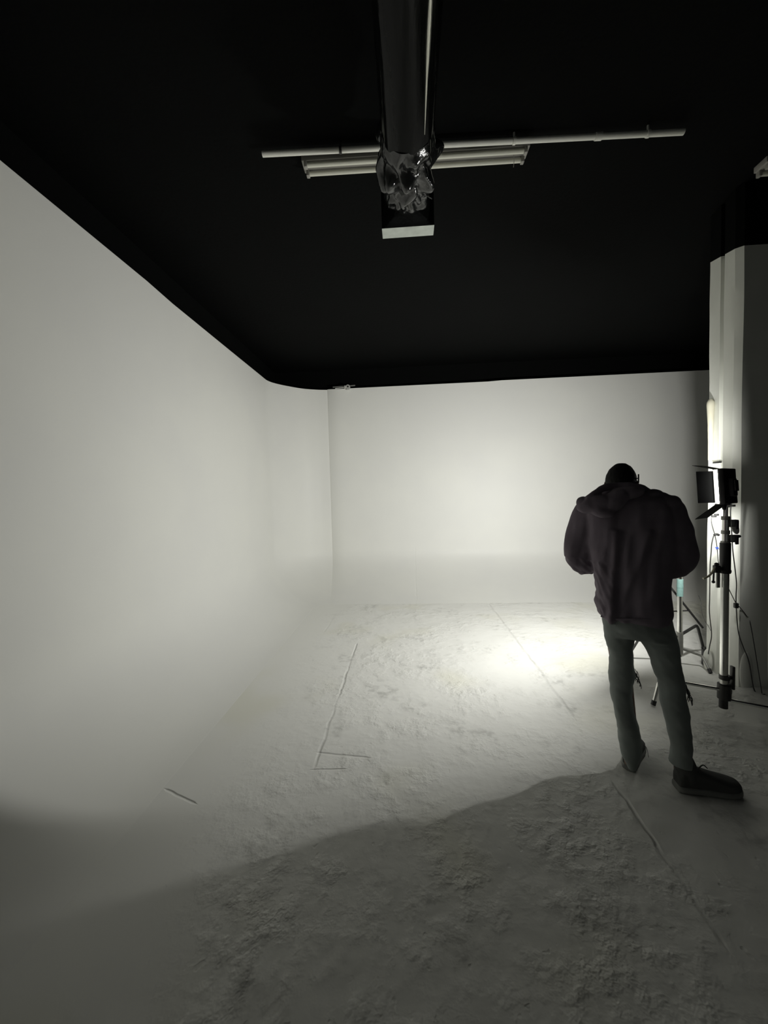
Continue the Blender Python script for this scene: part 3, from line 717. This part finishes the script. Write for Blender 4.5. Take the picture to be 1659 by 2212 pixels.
a_, m_, c_ = Q(1384, 1608, 0), Q(1396, 1614, 0), Q(1401, 1636, 0); b.tube(smoothpts([a_, m_, c_], 5), 0.0012, 5)
tag(b.build('frayed_threads', M_thread, jeans), 'loose pale threads hanging at the ripped knees', kind='stuff')

# hoodie
b = MB()
tor = [(1322, 1376, 1056, .0, .06), (1300, 1400, 1062, .0, .085), (1283, 1422, 1070, .0, .10), (1270, 1446, 1082, .0, .115), (1264, 1457, 1100, .0, .125), (1266, 1462, 1130, .0, .135), (1269, 1463, 1165, .0, .135),
       (1275, 1461, 1200, .0, .135), (1281, 1456, 1235, .0, .135), (1284, 1452.5, 1258, .0, .135), (1288, 1452, 1282, .0, .138), (1286.5, 1453, 1303, .0, .140), (1289, 1455, 1315, .0, .140), (1293.5, 1449, 1328, .0, .136), (1298, 1446, 1334.5, .0, .128)]
b.rings([ring(*t, pw=2.5) for t in tor])
def sleeve(b, pts, rs, k=5):
    pp = smoothpts(pts, k); n = len(pp); rr = []
    for i in range(n):
        u = i / (n - 1) * (len(rs) - 1); j = min(int(u), len(rs) - 2); rr.append(rs[j] * (1 - (u - j)) + rs[j + 1] * (u - j))
    b.tube(pp, rr, 24)
sleeve(b, [Q(1300, 1092, 0.0), Q(1271, 1108, 0.01), Q(1260, 1150, 0.03), Q(1254, 1196, 0.05), Q(1264, 1212, 0.09), Q(1284, 1206, 0.135), wrL + FW * -0.01], [0.07, 0.074, 0.084, 0.088, 0.080, 0.060, 0.044])
sleeve(b, [Q(1420, 1092, 0.0), Q(1440, 1104, 0.01), Q(1452, 1150, 0.03), Q(1465, 1197, 0.05), Q(1458, 1212, 0.09), Q(1438, 1208, 0.135), wrR + FW * -0.01], [0.07, 0.078, 0.086, 0.084, 0.078, 0.058, 0.044])
# cloth sagging under each elbow, seam of the shoulder
b.ell(Q(1264, 1216, 0.06), 0.050, 0.06, 0.050, PR); b.ell(Q(1461, 1224, 0.06), 0.060, 0.06, 0.056, PR); b.ell(Q(1490, 1207, 0.06), 0.034, 0.05, 0.042, PR)
b.ell(Q(1272, 1227, 0.07), 0.030, 0.05, 0.026, PR); b.ell(Q(1452, 1240, 0.07), 0.040, 0.05, 0.030, PR)
b.ell(Q(1236, 1204, 0.05), 0.030, 0.05, 0.032, PR)
b.ell(Q(1444, 1087, 0.0), 0.055, 0.07, 0.045, PR); b.ell(Q(1405, 1066, -0.01), 0.05, 0.06, 0.020, PR)
def fold(p):
    l = PR.transposed() @ (p - Q(1365, 1200, 0)); x, y, z = l
    d = 0.016 * noise.noise(Vector((x * 11 + z * 2.5, y * 6, z * 2.2))) + 0.008 * noise.noise(Vector((x * 24 - z * 4, y * 12, z * 7)))
    if y < 0.05 and z < 0.15:
        d += 0.012 * math.exp(-((x + 0.075 - 0.05 * z) / 0.018) ** 2)      # long drape fold left of the spine
        d -= 0.010 * math.exp(-((x + 0.045 - 0.05 * z) / 0.018) ** 2)
        d += 0.004 * math.exp(-((x - 0.03 - 0.35 * z) / 0.022) ** 2) - 0.003 * math.exp(-((x - 0.06 - 0.35 * z) / 0.018) ** 2)
    if x < -0.08 and -0.32 < z < -0.03:                                     # crumples at the left flank
        d += 0.008 * noise.noise(Vector((x * 30, y * 22, z * 30 + x * 30)))
    return d
hoodie = b.build('hoodie', M_hoodie, body); remesh(hoodie, 0.0075, 3, fold)
b = MB()
def RL(deg): return PR @ Matrix.Rotation(math.radians(deg), 3, 'Y')
b.ell(Q(1288, 1089, -0.13), 0.098, 0.055, 0.048, RL(-12)); b.ell(Q(1262, 1087, -0.11), 0.042, 0.05, 0.036, RL(10)); b.ell(Q(1296, 1101, -0.13), 0.075, 0.045, 0.038, RL(18))
b.ell(Q(1325, 1083, -0.12), 0.085, 0.055, 0.050, RL(-38)); b.ell(Q(1352, 1066, -0.09), 0.085, 0.055, 0.036, RL(-10))
rim = smoothpts([Q(1268, 1078, -0.14), Q(1284, 1067, -0.13), Q(1304, 1054, -0.09), Q(1330, 1050, -0.055), Q(1360, 1050, -0.045), Q(1385, 1054, -0.03), Q(1398, 1062, 0.02), Q(1392, 1074, 0.09), Q(1365, 1082, 0.13), Q(1330, 1080, 0.13), Q(1300, 1070, 0.08), Q(1296, 1062, 0.0)], 5)
b.tube(rim, 0.019, 12)
hood = b.build('hood', M_hoodie, hoodie)
remesh(hood, 0.006, 3, lambda p: 0.006 * noise.noise(Vector((p.x * 14, p.y * 14, p.z * 22))) + 0.003 * noise.noise(p * 36))
b = MB(); b.tube([t for t in [Vector(v) for v in smoothpts([Q(1299, 1331, -0.085), Q(1330, 1337, -0.128), Q(1370, 1338, -0.14), Q(1410, 1337, -0.128), Q(1444, 1331, -0.085)], 5)]], 0.006, 8)
b.build('hem', M_hoodie, hoodie)

# shoes
def shoe(heel, toe, w, hgt, name, ankle, ankle_r=0.045):
    heel, toe = Vector(heel), Vector(toe); d = (toe - heel); Ln = d.length; d.normalize(); s = Vector((-d.y, d.x, 0))
    def sec(u, hw, z0, z1, seg=24, pw=3.0):
        c = heel + d * (Ln * u); out = []
        for k in range(seg):
            t = 2 * PI * k / seg; ct, st = math.cos(t), math.sin(t)
            out.append(c + s * hw * math.copysign(abs(ct) ** (2 / pw), ct) + UP * ((z0 + z1) / 2 + (z1 - z0) / 2 * math.copysign(abs(st) ** (2 / pw), st)))
        return out
    W = [(0.0, .55), (.05, .72), (.2, .78), (.4, .78), (.6, .92), (.75, 1.0), (.88, .88), (.96, .62), (1.0, .35)]
    b = MB(); b.rings([sec(u, w * k * 1.08, 0.0, 0.040) for u, k in W]); sole = b
    b2 = MB(); H = [.75, .92, 1.0, .92, .76, .66, .60, .56, .42]
    b2.rings([sec(0.012 + u * 0.975, w * k * 0.97, 0.018, max(0.045, hgt * h_)) for (u, k), h_ in zip(W, H)])
    b2.tube([heel + d * 0.07 + UP * 0.05, (heel + d * 0.06 + UP * 0.09).lerp(ankle, 0.5), ankle], [0.045, ankle_r, ankle_r * 0.95], 18)
    up = b2.build(name, M_shoe, body); remesh(up, 0.005, 2)
    so = sole.build('sole', M_sole, up); remesh(so, 0.006, 1)
    b3 = MB()
    for k in range(5):
        u = 0.38 + 0.07 * k; c = heel + d * Ln * u; z = hgt * (0.90 - 0.085 * k)
        b3.tube([c - s * 0.022 + UP * (z - 0.008), c + UP * (z + 0.002), c + s * 0.022 + UP * (z - 0.008)], 0.003, 6)
    q = heel + d * Ln * 0.36 + UP * (hgt * 0.95); b3.tube(smoothpts([q, q + d * 0.02 + UP * 0.02, q + d * 0.04 + UP * 0.004], 3), 0.003, 6)
    b3.build('laces', M_shoe, up)
    return up
hR = on_z(1452, 1704, 0); tR = on_z(1591, 1715, 0)
dR = (tR - hR).normalized(); tR = hR + dR * 0.315
shoe(hR + Vector((0.015, 0.0, 0)), tR, 0.054, 0.125, 'shoe', Q(1472, 1636, -0.005), 0.05)
hL = on_z(1362, 1672, 0); shoe(hL + Vector((0, 0.02, 0)), hL + Vector((0, 0.02, 0)) + (FW * 0.98 + RT * 0.16).normalized() * 0.29, 0.048, 0.10, 'shoe', Q(1366, 1630, -0.005), 0.042)

# ------------------------------------------------------------------ ambient and colour management
w = bpy.data.worlds.new('world'); S.world = w; w.use_nodes = True
w.node_tree.nodes['Background'].inputs[0].default_value = (0.5, 0.52, 0.5, 1)
w.node_tree.nodes['Background'].inputs[1].default_value = 0.06
S.view_settings.view_transform = 'Standard'; S.view_settings.look = 'None'
S.view_settings.gamma = 1.0; S.view_settings.use_curve_mapping = False
S.view_settings.exposure = 0.6
